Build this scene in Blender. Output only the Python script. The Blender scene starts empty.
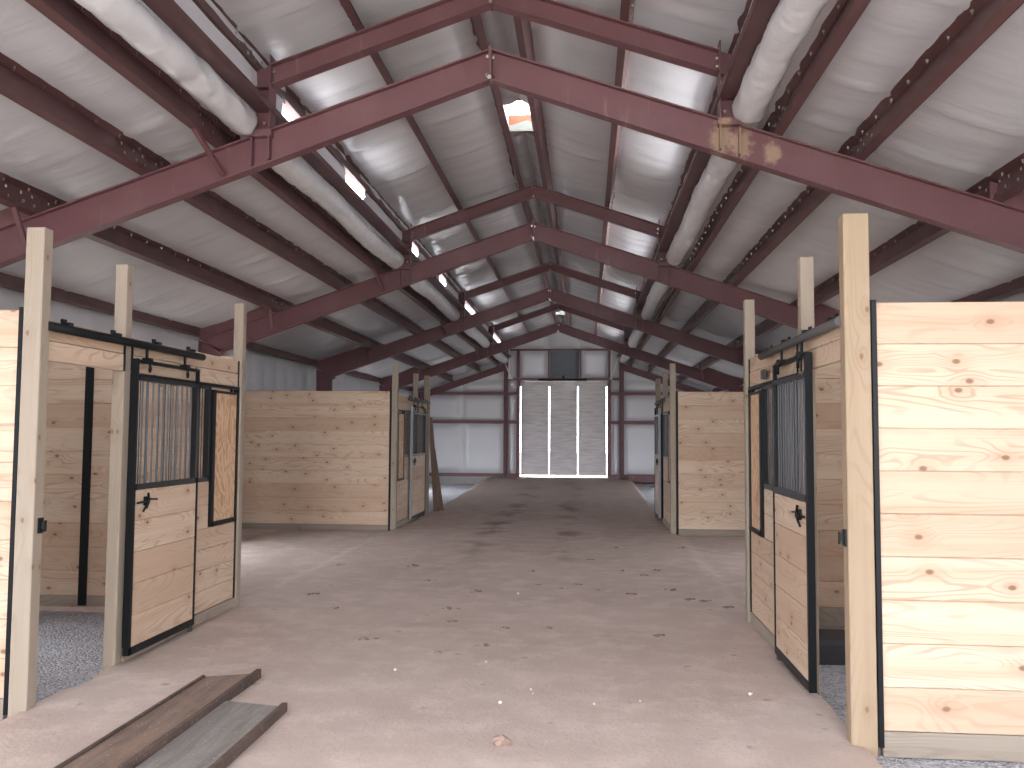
import bpy, bmesh, math, random
from mathutils import Vector, Matrix, noise
R = random.Random(7)
C = bpy.context.scene.collection
sc = bpy.context.scene

# ------------------------------------------------------------------ camera
F_PX, YAW, PITCH, ROLL, EYE = 862.548, 0.086017, 0.058742, -0.006142, 1.6
c, s = math.cos(YAW), math.sin(YAW)
A = Matrix(((c, s, 0), (-s, c, 0), (0, 0, 1)))
c, s = math.cos(PITCH), math.sin(PITCH)
B = Matrix(((1, 0, 0), (0, c, s), (0, -s, c)))
c, s = math.cos(ROLL), math.sin(ROLL)
D = Matrix(((c, 0, -s), (0, 1, 0), (s, 0, c)))
M = D @ B @ A                                     # rows: right, forward, up
cam_data = bpy.data.cameras.new('camera')
cam_data.sensor_width = 36.0
cam_data.lens = F_PX / 1024 * 36.0
cam_data.clip_start = 0.05
cam_data.clip_end = 400
cam = bpy.data.objects.new('camera', cam_data)
C.objects.link(cam)
mw = Matrix((( M[0][0], M[2][0], -M[1][0], 0.0),
             ( M[0][1], M[2][1], -M[1][1], 0.0),
             ( M[0][2], M[2][2], -M[1][2], EYE),
             (0, 0, 0, 1)))
cam.matrix_world = mw
sc.camera = cam

# ------------------------------------------------------------------ helpers
class MB:
    """collects shapes; every shape may carry a material slot"""
    def __init__(self):
        self.v, self.f, self.m, self.smooth = [], [], [], []
    def add(self, vs, fs, slot=0, smooth=False):
        n = len(self.v)
        self.v += [Vector(p) for p in vs]
        for f in fs:
            self.f.append([n + i for i in f]); self.m.append(slot); self.smooth.append(smooth)
        return self
    def box(self, x0, x1, y0, y1, z0, z1, slot=0):
        if x0 > x1: x0, x1 = x1, x0
        if y0 > y1: y0, y1 = y1, y0
        if z0 > z1: z0, z1 = z1, z0
        vs = [(x0,y0,z0),(x1,y0,z0),(x1,y1,z0),(x0,y1,z0),(x0,y0,z1),(x1,y0,z1),(x1,y1,z1),(x0,y1,z1)]
        return self.add(vs, [(3,2,1,0),(4,5,6,7),(0,1,5,4),(1,2,6,5),(2,3,7,6),(3,0,4,7)], slot)
    def cbox(self, x0, x1, y0, y1, z0, z1, b=0.004, slot=0):
        """box with small chamfers on all edges"""
        bm = bmesh.new()
        bmesh.ops.create_cube(bm, size=1)
        sx, sy, sz = abs(x1-x0), abs(y1-y0), abs(z1-z0)
        for v in bm.verts:
            v.co = Vector((v.co.x*sx + (x0+x1)/2, v.co.y*sy + (y0+y1)/2, v.co.z*sz + (z0+z1)/2))
        b = min(b, 0.3*min(sx, sy, sz))
        bmesh.ops.bevel(bm, geom=bm.edges[:], offset=b, segments=1, affect='EDGES')
        bm.verts.index_update()
        self.add([v.co.copy() for v in bm.verts], [[v.index for v in f.verts] for f in bm.faces], slot)
        bm.free()
        return self
    def bar(self, p, q, w, h, up=(0,0,1), slot=0):
        p, q = Vector(p), Vector(q); d = (q-p).normalized(); up = Vector(up)
        if abs(d.dot(up)) > .98: up = Vector((1,0,0))
        sd = d.cross(up).normalized(); u = sd.cross(d).normalized()
        vs = []
        for e in (p, q):
            for a, b in ((-1,-1),(1,-1),(1,1),(-1,1)):
                vs.append(e + sd*a*w/2 + u*b*h/2)
        return self.add(vs, [(0,1,2,3),(7,6,5,4),(0,4,5,1),(1,5,6,2),(2,6,7,3),(3,7,4,0)], slot)
    def tube(self, pts, r, seg=10, slot=0, cap=True):
        pts = [Vector(p) for p in pts]; n = len(pts)
        rs = r if isinstance(r, (list, tuple)) else [r]*n
        vs = []; prev = None
        for i, p in enumerate(pts):
            d = (pts[min(i+1,n-1)] - pts[max(i-1,0)]).normalized()
            a = prev if prev is not None else (Vector((0,0,1)) if abs(d.z) < .9 else Vector((1,0,0)))
            sd = d.cross(a).normalized(); u = sd.cross(d).normalized(); prev = u
            for k in range(seg):
                t = 2*math.pi*k/seg
                vs.append(p + (sd*math.cos(t) + u*math.sin(t))*rs[i])
        fs = []
        for i in range(n-1):
            for k in range(seg):
                fs.append((i*seg+k, i*seg+(k+1)%seg, (i+1)*seg+(k+1)%seg, (i+1)*seg+k))
        self.add(vs, fs, slot, True)
        if cap:
            m = len(self.v) - n*seg
            self.f.append([m+k for k in reversed(range(seg))]); self.m.append(slot); self.smooth.append(False)
            self.f.append([m+(n-1)*seg+k for k in range(seg)]); self.m.append(slot); self.smooth.append(False)
        return self
    def prism_y(self, poly, y0, y1, slot=0):
        """polygon of (x,z) extruded along y"""
        n = len(poly)
        vs = [(x, y0, z) for x, z in poly] + [(x, y1, z) for x, z in poly]
        fs = [list(range(n)), list(reversed(range(n, 2*n)))]
        for i in range(n):
            j = (i+1) % n
            fs.append((j, i, n+i, n+j))
        return self.add(vs, fs, slot)
    def blob(self, cx, cy, cz, rx, ry, rz, seed=0, sub=1, rough=.25, slot=0):
        bm = bmesh.new()
        bmesh.ops.create_icosphere(bm, subdivisions=sub, radius=1)
        o = Vector((seed*3.1, seed*1.7, 0))
        for v in bm.verts:
            k = 1 + rough*noise.noise(v.co*1.3 + o)*2
            v.co = Vector((cx + v.co.x*rx*k, cy + v.co.y*ry*k, cz + v.co.z*rz*k))
        bm.verts.index_update()
        self.add([v.co.copy() for v in bm.verts], [[v.index for v in f.verts] for f in bm.faces], slot, False)
        bm.free()
        return self
    def build(self, name, mat, parent=None, at=None):
        """one mesh object; shapes are given in world coordinates"""
        org = Vector((0,0,0))
        if parent is not None: org = worldloc(parent)
        elif at is not None: org = Vector(at)
        me = bpy.data.meshes.new(name)
        me.from_pydata([v - org for v in self.v], [], self.f)
        mats = mat if isinstance(mat, (list, tuple)) else [mat]
        for m in mats: me.materials.append(m)
        for p, sl, sm in zip(me.polygons, self.m, self.smooth):
            p.material_index = sl; p.use_smooth = sm
        me.validate(); me.update()
        bm = bmesh.new(); bm.from_mesh(me)
        bmesh.ops.recalc_face_normals(bm, faces=bm.faces[:]); bm.to_mesh(me); bm.free()
        o = bpy.data.objects.new(name, me); C.objects.link(o)
        if parent is not None: o.parent = parent
        else: o.location = org
        return o

def worldloc(o):
    p = Vector(o.location)
    while o.parent is not None:
        o = o.parent; p = p + Vector(o.location)
    return p
def tag(o, label, cat, group=None, kind=None):
    o['label'] = label; o['category'] = cat
    if group: o['group'] = group
    if kind: o['kind'] = kind
    return o
def thing(name, label, cat, loc, group=None):
    o = bpy.data.objects.new(name, None); o.empty_display_size = .2
    C.objects.link(o); o.location = loc
    return tag(o, label, cat, group)
def struct(o, label=None, cat='structure'):
    o['kind'] = 'structure'; o['category'] = cat
    if label: o['label'] = label
    return o

# ------------------------------------------------------------------ materials
class N:
    def __init__(self, name):
        self.mat = bpy.data.materials.new(name); self.mat.use_nodes = True
        self.t = self.mat.node_tree; self.t.nodes.clear()
        self.out = self.n('ShaderNodeOutputMaterial'); self.b = self.n('ShaderNodeBsdfPrincipled')
        self.l(self.b.outputs[0], self.out.inputs[0])
    def n(self, t, **k):
        x = self.t.nodes.new(t)
        for a, b in k.items(): setattr(x, a, b)
        return x
    def l(self, a, b): self.t.links.new(a, b)
    def val(self, inp, v):
        if isinstance(v, (int, float, tuple, list)):
            if isinstance(v, (tuple, list)) and len(v) == 3 and inp.type == 'RGBA': v = (*v, 1)
            inp.default_value = v
        else: self.l(v, inp)
    def math(self, op, a, b=0.0, c=0.0):
        x = self.n('ShaderNodeMath', operation=op)
        for i, v in enumerate((a, b, c)): self.val(x.inputs[i], v)
        return x.outputs[0]
    def mix(self, f, a, b, mode='MIX'):
        x = self.n('ShaderNodeMix', data_type='RGBA', blend_type=mode)
        self.val(x.inputs[0], f); self.val(x.inputs[6], a); self.val(x.inputs[7], b)
        return x.outputs[2]
    def ramp(self, f, p0, p1, v0=0.0, v1=1.0):
        x = self.n('ShaderNodeMapRange'); x.interpolation_type = 'SMOOTHSTEP'
        for i, v in enumerate((f, p0, p1, v0, v1)): self.val(x.inputs[i], v)
        return x.outputs[0]
    def noise(self, vec, scale, detail=3, rough=.5, dist=0.0, dim='3D'):
        x = self.n('ShaderNodeTexNoise', noise_dimensions=dim)
        if vec is not None: self.l(vec, x.inputs['Vector'])
        x.inputs['Scale'].default_value = scale; x.inputs['Detail'].default_value = detail
        x.inputs['Roughness'].default_value = rough; x.inputs['Distortion'].default_value = dist
        return x.outputs['Fac']
    def obj(self): return self.n('ShaderNodeTexCoord').outputs['Object']
    def geo(self, name): return self.n('ShaderNodeNewGeometry').outputs[name]
    def xyz(self, v):
        x = self.n('ShaderNodeSeparateXYZ'); self.l(v, x.inputs[0]); return x.outputs
    def vec(self, a, b, c=0.0):
        x = self.n('ShaderNodeCombineXYZ')
        for i, v in enumerate((a, b, c)): self.val(x.inputs[i], v)
        return x.outputs[0]
    def bump(self, h, strength=.3, dist=.01):
        x = self.n('ShaderNodeBump'); x.inputs['Strength'].default_value = strength
        x.inputs['Distance'].default_value = dist; self.l(h, x.inputs['Height'])
        self.l(x.outputs[0], self.b.inputs['Normal'])
    def fin(self, col, rough=.6, spec=.5, metal=0.0):
        self.val(self.b.inputs['Base Color'], col); self.val(self.b.inputs['Roughness'], rough)
        self.b.inputs['Specular IOR Level'].default_value = spec; self.b.inputs['Metallic'].default_value = metal
        return self.mat

def wood(name, axis, c_light, c_dark, c_warm, knot=(.20,.10,.05), rough=.62, knots=1.0, grain=1.0, vary=.5, kscale=1.0):
    """flat-sawn boards: axis is the direction of the grain; every board of a mesh gets its own offset"""
    m = N(name); o = m.xyz(m.obj()); rnd = m.math('FRACT', m.math('ADD', m.geo('Random Per Island'), m.n('ShaderNodeObjectInfo').outputs['Random']))
    if axis == 'x':   u, v = o[0], m.math('ADD', o[2], m.math('MULTIPLY', o[1], .7))
    elif axis == 'y': u, v = o[1], m.math('ADD', o[2], m.math('MULTIPLY', o[0], .7))
    else:             u, v = o[2], m.math('ADD', o[0], o[1])
    off = m.math('MULTIPLY', rnd, 37.0)
    u = m.math('ADD', u, off)
    vv = m.math('ADD', v, m.math('MULTIPLY', rnd, 11.3))
    # knots warp the grain
    kv = m.n('ShaderNodeTexVoronoi', voronoi_dimensions='2D', feature='F1')
    m.l(m.vec(m.math('MULTIPLY', u, 2.9*kscale), m.math('MULTIPLY', vv, 4.6*kscale)), kv.inputs['Vector'])
    kv.inputs['Scale'].default_value = 1.0
    dist = kv.outputs['Distance']
    halo = m.ramp(dist, .42, .04)
    pick = m.math('GREATER_THAN', m.xyz(kv.outputs['Color'])[0], 1-.5*knots)
    halo = m.math('MULTIPLY', halo, pick)
    low = m.noise(m.vec(m.math('MULTIPLY', u, .55), m.math('MULTIPLY', vv, 3.6)), 1.0, 2, .45, .3)
    rings = m.math('SINE', m.math('MULTIPLY', m.math('ADD', low, m.math('MULTIPLY', halo, .06)), 150.0))
    rings = m.math('MULTIPLY', m.ramp(rings, .25, 1.0), m.ramp(m.noise(m.vec(m.math('MULTIPLY', u, .8), m.math('MULTIPLY', vv, 7)), 1.0, 2), .35, .62))
    fine = m.noise(m.vec(m.math('MULTIPLY', u, 2.2), m.math('MULTIPLY', vv, 120)), 1.0, 3, .6)
    tone = m.noise(m.vec(m.math('MULTIPLY', u, .35), m.math('MULTIPLY', vv, 9)), 1.0, 3, .55)
    col = m.mix(m.ramp(tone, .35, .72), c_light, c_warm)
    col = m.mix(m.math('MULTIPLY', rings, .55*grain), col, c_dark)
    col = m.mix(m.math('MULTIPLY', m.ramp(fine, .45, .8), .28*grain), col, c_dark)
    col = m.mix(m.math('MULTIPLY', m.ramp(rnd, .3, 1.0), vary), col, m.mix(.5, c_warm, c_dark))
    kn = m.math('MULTIPLY', m.ramp(dist, .085, .035), pick)
    col = m.mix(m.math('MULTIPLY', halo, .30), col, c_dark)
    col = m.mix(m.math('MULTIPLY', kn, .85), col, knot)
    m.bump(m.math('ADD', fine, m.math('MULTIPLY', rings, .4)), .12, .004)
    return m.fin(col, rough, .3)

PL, PD, PW = (.62,.49,.37), (.36,.215,.135), (.55,.39,.275)
pine_x = wood('pine boards along x', 'x', PL, PD, PW, vary=.6)
pine_y = wood('pine boards along y', 'y', PL, PD, PW, vary=.6)
TL, TD, TW = (.345,.285,.225), (.225,.175,.125), (.305,.25,.19)
post_wood_warm = wood('tan post', 'z', (.355,.265,.18), (.225,.155,.095), (.31,.225,.145), knots=.75, grain=.6, vary=.1, kscale=1.3)
post_wood = wood('treated post', 'z', TL, TD, TW, knots=.75, grain=.6, vary=.25, kscale=1.3)
base_wood_x = wood('treated base board x', 'x', (.30,.25,.20), (.19,.15,.12), (.26,.21,.165), knots=.3, vary=.3)
base_wood_y = wood('treated base board y', 'y', (.34,.28,.22), (.22,.17,.13), (.30,.24,.19), knots=.3, vary=.3)
lean_wood = wood('weathered board', 'z', (.22,.15,.11), (.12,.075,.05), (.18,.115,.08), knots=.4)

def mat_ply():
    m = N('fir plywood'); o = m.xyz(m.obj())
    low = m.noise(m.vec(m.math('MULTIPLY', o[1], 5.5), m.math('MULTIPLY', o[2], 2.2), o[0]), 1.0, 3, .5, .9)
    rings = m.ramp(m.math('SINE', m.math('MULTIPLY', low, 55.0)), -.2, .9)
    col = m.mix(m.math('MULTIPLY', rings, .8), (.66,.45,.29), (.44,.24,.12))
    fine = m.noise(m.vec(m.math('MULTIPLY', o[1], 130), m.math('MULTIPLY', o[2], 5)), 1.0, 2)
    col = m.mix(m.math('MULTIPLY', fine, .25), col, (.4,.22,.12))
    return m.fin(col, .6, .3)
plywood = mat_ply()

def mat_steel(name, base, dust, scr=()):
    m = N(name); o = m.obj()
    n1 = m.noise(o, 2.2, 5, .6); n2 = m.noise(o, 26, 3, .6)
    col = m.mix(m.math('MULTIPLY', m.ramp(n1, .45, .75), .42), base, dust)
    col = m.mix(m.math('MULTIPLY', m.ramp(n2, .55, .8), .25), col, tuple(x*.6 for x in base))
    x = m.xyz(o)
    streak = m.noise(m.vec(m.math('MULTIPLY', x[0], 9), m.math('MULTIPLY', x[1], 1.5), m.math('MULTIPLY', x[2], 1.3)), 1.0, 4, .6)
    col = m.mix(m.math('MULTIPLY', m.ramp(streak, .60, .78), .35), col, (.34,.24,.20))
    for cx, cz, r in scr:
        d = m.math('SQRT', m.math('ADD', m.math('POWER', m.math('SUBTRACT', x[0], cx), 2.0), m.math('MULTIPLY', m.math('POWER', m.math('SUBTRACT', x[2], cz), 2.0), .45)))
        e = m.ramp(m.math('ADD', d, m.math('MULTIPLY', m.math('SUBTRACT', m.noise(o, 17, 4, .7), .5), r*1.6)), r, r*.35)
        col = m.mix(m.math('MULTIPLY', e, .75), col, (.36,.25,.16))
    m.bump(n2, .06, .004)
    return m.fin(col, .48, .45)
RED, DUST = (.140,.058,.064), (.185,.102,.105)
steel = mat_steel('red oxide primed steel', RED, DUST)
steel_scraped = mat_steel('red oxide steel with scrapes', RED, DUST, ((1.815,4.02,.12),(2.21,3.90,.08),(1.97,3.98,.11)))
purlin_steel = mat_steel('red oxide purlin steel', (.098,.045,.046), (.155,.092,.088))

def mat_plain(name, col, rough=.5, spec=.5, metal=0.0, vary=.0, scale=8):
    m = N(name)
    if vary:
        n1 = m.noise(m.obj(), scale, 4, .6)
        c_ = m.mix(m.math('MULTIPLY', n1, vary), col, tuple(x*.45 for x in col))
        return m.fin(c_, rough, spec, metal)
    return m.fin(col, rough, spec, metal)
black = mat_plain('black painted steel', (.006,.007,.008), .42, .22, vary=.2)
black_bar = mat_plain('black grille bars', (.010,.011,.013), .28, .55, vary=.2)
dusty_black = mat_plain('dusty dark steel', (.075,.070,.068), .5, .4, vary=.5)
grey_bar = mat_plain('worn grey grille bars', (.034,.034,.040), .28, .6, vary=.2)
pale_sheen_steel = mat_plain('pale sheen grey steel', (.34,.34,.35), .4, .5, vary=.3)  # sheen on the far doors' stile edges, painted as a pale base colour
zinc = mat_plain('zinc bolts', (.78,.74,.66), .25, .6, 1.0)
white_paint = mat_plain('white painted rod', (.72,.72,.72), .4, .5)
dark_grey = mat_plain('dark grey louver', (.165,.18,.19), .5, .4, vary=.3, scale=20)
rubber = mat_plain('dark grey slab', (.055,.055,.062), .7, .3, vary=.4, scale=14)
chip_mat = mat_plain('pale stone', (.72,.70,.66), .7, .3, vary=.2, scale=60)
clod_mat = mat_plain('dark clod', (.29,.21,.165), .9, .2, vary=.5, scale=50)
brown_clod = mat_plain('brown clod', (.36,.25,.20), .9, .2, vary=.5, scale=40)
ground_mat = mat_plain('dark soil and turf', (.072,.070,.064), .95, .1, vary=.4, scale=.5)
conc = mat_plain('concrete', (.40,.38,.36), .85, .3, vary=.4, scale=6)
roof_metal = mat_plain('roof sheet', (.80,.80,.80), .45, .5, .0)
orange = mat_plain('orange vent plate', (.22,.075,.035), .6, .3, vary=.3)
flap_mat = mat_plain('grey vent flap', (.16,.17,.15), .5, .4)

def mat_vinyl(name, col, rough, wr, along):
    """white vinyl facing: tight wrinkles run across the strips"""
    m = N(name); o = m.xyz(m.obj())
    if along == 'roof':  a, b = o[1], o[0]
    else:                a, b = o[1], o[2]
    w1 = m.noise(m.vec(m.math('MULTIPLY', a, 9.0), m.math('MULTIPLY', b, 1.6)), 1.0, 4, .55, .6)
    w2 = m.noise(m.vec(m.math('MULTIPLY', a, 2.2), m.math('MULTIPLY', b, .9)), 1.0, 3, .5, .3)
    h = m.math('ADD', m.math('MULTIPLY', w1, .35), w2)
    c_ = m.mix(m.math('MULTIPLY', m.ramp(w2, .35, .7), .5), col, tuple(x*.86 for x in col))
    m.bump(h, wr, .03)
    return m.fin(c_, rough, .55)
VIN = (.53,.53,.555)
vinyl = mat_vinyl('white vinyl roof facing', VIN, .42, .75, 'roof')
vinyl_raised = mat_vinyl('white vinyl raised roof facing', VIN, .24, .55, 'roof')
vinyl_wall = mat_vinyl('white vinyl wall facing', (.62,.615,.635), .36, .25, 'wall')
vinyl_roll = mat_vinyl('white vinyl roll', (.62,.615,.63), .30, .65, 'roof')

def mat_dirt():
    m = N('packed dirt'); o = m.obj(); x = m.xyz(m.geo('Position'))
    big = m.noise(o, .55, 5, .6); mid = m.noise(o, 3.2, 5, .65); fin = m.noise(o, 45, 4, .7)
    col = m.mix(m.ramp(big, .3, .72), (.53,.43,.375), (.45,.36,.31))
    col = m.mix(m.math('MULTIPLY', m.ramp(mid, .42, .70), .7), col, (.62,.51,.45))
    col = m.mix(m.math('MULTIPLY', m.ramp(fin, .5, .85), .45), col, (.25,.185,.15))
    # trodden wheel tracks; weaker light towards the far door put into the colour
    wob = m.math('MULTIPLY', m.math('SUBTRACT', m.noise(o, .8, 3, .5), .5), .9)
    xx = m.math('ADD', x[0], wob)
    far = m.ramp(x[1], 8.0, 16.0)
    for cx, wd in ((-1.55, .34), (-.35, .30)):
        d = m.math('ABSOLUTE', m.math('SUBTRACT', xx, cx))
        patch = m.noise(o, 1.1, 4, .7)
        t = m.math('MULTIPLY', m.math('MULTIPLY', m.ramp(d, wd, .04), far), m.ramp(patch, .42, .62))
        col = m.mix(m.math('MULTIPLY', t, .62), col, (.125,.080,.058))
    far_dim = m.ramp(x[1], 14.0, 28.0)
    col = m.mix(m.math('MULTIPLY', far_dim, .80), col, (.150,.105,.085))
    spots = m.n('ShaderNodeTexVoronoi', feature='F1'); m.l(o, spots.inputs['Vector']); spots.inputs['Scale'].default_value = 5.0
    sp = m.math('MULTIPLY', m.ramp(spots.outputs['Distance'], .20, .06), m.ramp(mid, .5, .62))
    col = m.mix(m.math('MULTIPLY', sp, .5), col, (.17,.115,.085))
    m.bump(m.math('ADD', m.math('MULTIPLY', mid, 1.0), m.math('MULTIPLY', fin, .35)), .42, .02)
    return m.fin(col, .93, .15)
dirt = mat_dirt()

def mat_gravel():
    m = N('grey crushed gravel'); o = m.obj()
    v1 = m.n('ShaderNodeTexVoronoi', feature='F1'); m.l(o, v1.inputs['Vector']); v1.inputs['Scale'].default_value = 55.0
    v2 = m.n('ShaderNodeTexVoronoi', feature='F1'); m.l(o, v2.inputs['Vector']); v2.inputs['Scale'].default_value = 130.0
    r1 = m.xyz(v1.outputs['Color'])[0]
    r2 = m.xyz(v2.outputs['Color'])[1]
    col = m.mix(r1, (.20,.20,.22), (.58,.58,.61))
    col = m.mix(m.math('MULTIPLY', r2, .5), col, (.62,.62,.645))
    big = m.noise(o, 1.4, 3)
    col = m.mix(m.math('MULTIPLY', m.ramp(big, .4, .7), .25), col, (.25,.24,.25))
    h = m.math('SUBTRACT', 1.0, v1.outputs['Distance'])
    m.bump(h, .9, .02)
    return m.fin(col, .85, .3)
gravel = mat_gravel()

def mat_plank(name, a, b, rust):
    m = N(name); o = m.xyz(m.obj())
    s1 = m.noise(m.vec(m.math('MULTIPLY', o[0], 14), m.math('MULTIPLY', o[1], 1.3), o[2]), 1.0, 5, .65, .4)
    s2 = m.noise(m.obj(), 9, 4, .6)
    col = m.mix(m.ramp(s1, .35, .68), a, b)
    col = m.mix(m.math('MULTIPLY', m.ramp(s2, .5, .72), .55), col, rust)
    pale = m.noise(m.obj(), 60, 2)
    col = m.mix(m.math('MULTIPLY', m.ramp(pale, .66, .75), .6), col, (.5,.47,.43))
    m.bump(m.math('ADD', s1, s2), .35, .006)
    return m.fin(col, .8, .25)
plank_brown = mat_plank('weathered brown plank', (.25,.175,.135), (.155,.11,.09), (.29,.18,.12))
plank_grey = mat_plank('weathered grey plank', (.26,.235,.215), (.18,.16,.145), (.2,.165,.14))
plank_lip = mat_plank('weathered dark edge strip', (.125,.085,.07), (.07,.05,.043), (.17,.11,.08))

def mat_doorpanel():
    m = N('grey ribbed door panel'); o = m.xyz(m.obj())
    z = m.math('MULTIPLY', o[2], 1.0)
    rib = m.math('SINE', m.math('MULTIPLY', z, 95.0))
    n1 = m.noise(m.vec(m.math('MULTIPLY', o[0], 2), 0.0, m.math('MULTIPLY', o[2], 14)), 1.0, 3)
    col = m.mix(m.ramp(n1, .35, .7), (.64,.60,.60), (.51,.475,.48))
    m.bump(rib, .3, .01)
    return m.fin(col, .6, .3)
door_panel_mat = mat_doorpanel()

# ------------------------------------------------------------------ key dimensions (metres; camera stands at x=0, y=0)
RX = -0.767                        # ridge
XL, XR = -3.204, 1.387             # stall-front faces on either side of the aisle
WL, WR = -5.96, 4.43               # inner faces of the side walls
CL, CR = -5.73, 4.20               # outer edges of the frame columns
YF, YB = -1.3, 29.36               # front and back walls
FR = [6.744 + k*5.629 for k in range(4)]
YE = FR[0] + 4*5.629               # end frame
BAYS = [1.115] + FR + [YE]
SL = .34
def ztop(x): return 4.674 - SL*abs(x-RX)          # top of main rafters
def zmon(x): return 5.219 - SL*abs(x-RX)          # top of raised rafters
POST_O = 1.95                                     # outer face of raised posts from the ridge
PUR = {'A': (2.19, 2.21), 'B': (2.82, 2.82), 'C': (3.76, 3.82)}     # lower purlins from the ridge (left, right)
SKIP_OPEN = [(3.4,4.3),(7.35,8.15),(9.35,10.2),(12.75,13.6),(15.6,16.4),(18.5,20.9),(24.5,27.0)]

RIGHT_OPEN_WIDENED = [(2.5,4.8),(7.3,10.4),(12.7,16.2),(18.4,22.0),(24.1,28.0)]  # right clerestory openings, out of view, widened to let in more light

# ------------------------------------------------------------------ ground
def clamp(t): return max(0.0, min(1.0, t))
def sstep(a, b, t):
    t = clamp((t-a)/(b-a)); return t*t*(3-2*t)
def dirt_height(x, y):
    # inside the aisle strip, or in the cross passages between the stalls
    dl = x - (XL - .02); dr = (XR + .06) - x
    aisle = min(dl, dr)
    cross = min(y - 7.80, 14.50 - y)
    ns = min(x - WL, WR - x)
    j = .05*noise.noise(Vector((x*2.3, y*2.3, 1.0))) + .03*noise.noise(Vector((x*7, y*7, 4.0)))
    ia = sstep(-.20, .0, aisle + j)
    ic = sstep(-.10, .02, cross + j*.4)
    h = max(ia, ic*.86)
    z = -.24 + .24*h
    z += .012*noise.noise(Vector((x*.9, y*.9, 0))) + .006*noise.noise(Vector((x*4, y*4, 7)))
    z += .17*sstep(19.0, 28.5, y)*ia
    return z
def grid(name, mat, x0, x1, y0, y1, st, fz):
    nx, ny = int(round((x1-x0)/st)), int(round((y1-y0)/st))
    m = MB(); vs = []
    for j in range(ny+1):
        for i in range(nx+1):
            x = x0 + (x1-x0)*i/nx; y = y0 + (y1-y0)*j/ny
            vs.append((x, y, fz(x, y)))
    fs = [(j*(nx+1)+i, j*(nx+1)+i+1, (j+1)*(nx+1)+i+1, (j+1)*(nx+1)+i) for j in range(ny) for i in range(nx)]
    m.add(vs, fs, 0, True)
    return m.build(name, mat)
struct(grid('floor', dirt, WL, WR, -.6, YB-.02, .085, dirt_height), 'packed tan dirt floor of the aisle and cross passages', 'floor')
def gravel_h(x, y):
    return -.075 + .02*noise.noise(Vector((x*1.3, y*1.3, 3))) + .012*noise.noise(Vector((x*9, y*9, 5)))
g = grid('floor_gravel', gravel, WL, WR, -.6, YB-.02, .11, gravel_h)
struct(g, 'loose grey gravel floor inside the stalls', 'gravel')
o = MB().box(-60, 60, -60, 90, -.6, -.27).build('ground_outside', ground_mat)
struct(o, 'ground outside the barn', 'ground')

# ------------------------------------------------------------------ walls
ADDED_SIDE_OPENINGS = [(5.75, 6.75), (10.2, 11.9), (22.6, 26.2)]           # unseen side-wall openings, added to let daylight into stalls and passages
def wall_sheet(name, side):
    X = WL if side < 0 else WR
    m = MB(); vs = []; ny, nz = 420, 14
    z0, z1 = -.3, 3.30
    for j in range(ny+1):
        y = YF + (YB-YF)*j/ny
        for k in range(nz+1):
            z = z0 + (z1-z0)*k/nz
            pane = abs(math.sin(math.pi*(y/0.62)))
            b = (.035*pane**.6 + .02*noise.noise(Vector((y*1.5, z*.8, side))))*(1 if z < 2.95 else 0)
            vs.append((X - side*b*(1 if 0 < k < nz else .6), y, z))
    fs = []
    for j in range(ny):
        y = YF + (YB-YF)*(j+.5)/ny
        for k in range(nz):
            z = z0 + (z1-z0)*(k+.5)/nz
            if z < 2.2 and any(a < y < b for a, b in ADDED_SIDE_OPENINGS): continue
            fs.append((j*(nz+1)+k, (j+1)*(nz+1)+k, (j+1)*(nz+1)+k+1, j*(nz+1)+k+1))
    m.add(vs, fs, 0, True)
    ys = [YF] + [q for d in ADDED_SIDE_OPENINGS for q in d] + [YB]
    m.box(X+side*.02, X+side*.10, YF, YB, 2.2, 3.32)
    for a, b in zip(ys[0::2], ys[1::2]): m.box(X+side*.02, X+side*.10, a, b, -.35, 2.2)
    return struct(m.build(name, vinyl_wall), 'white insulated side wall', 'wall')
wall_sheet('wall_left', -1); wall_sheet('wall_right', 1)

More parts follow.
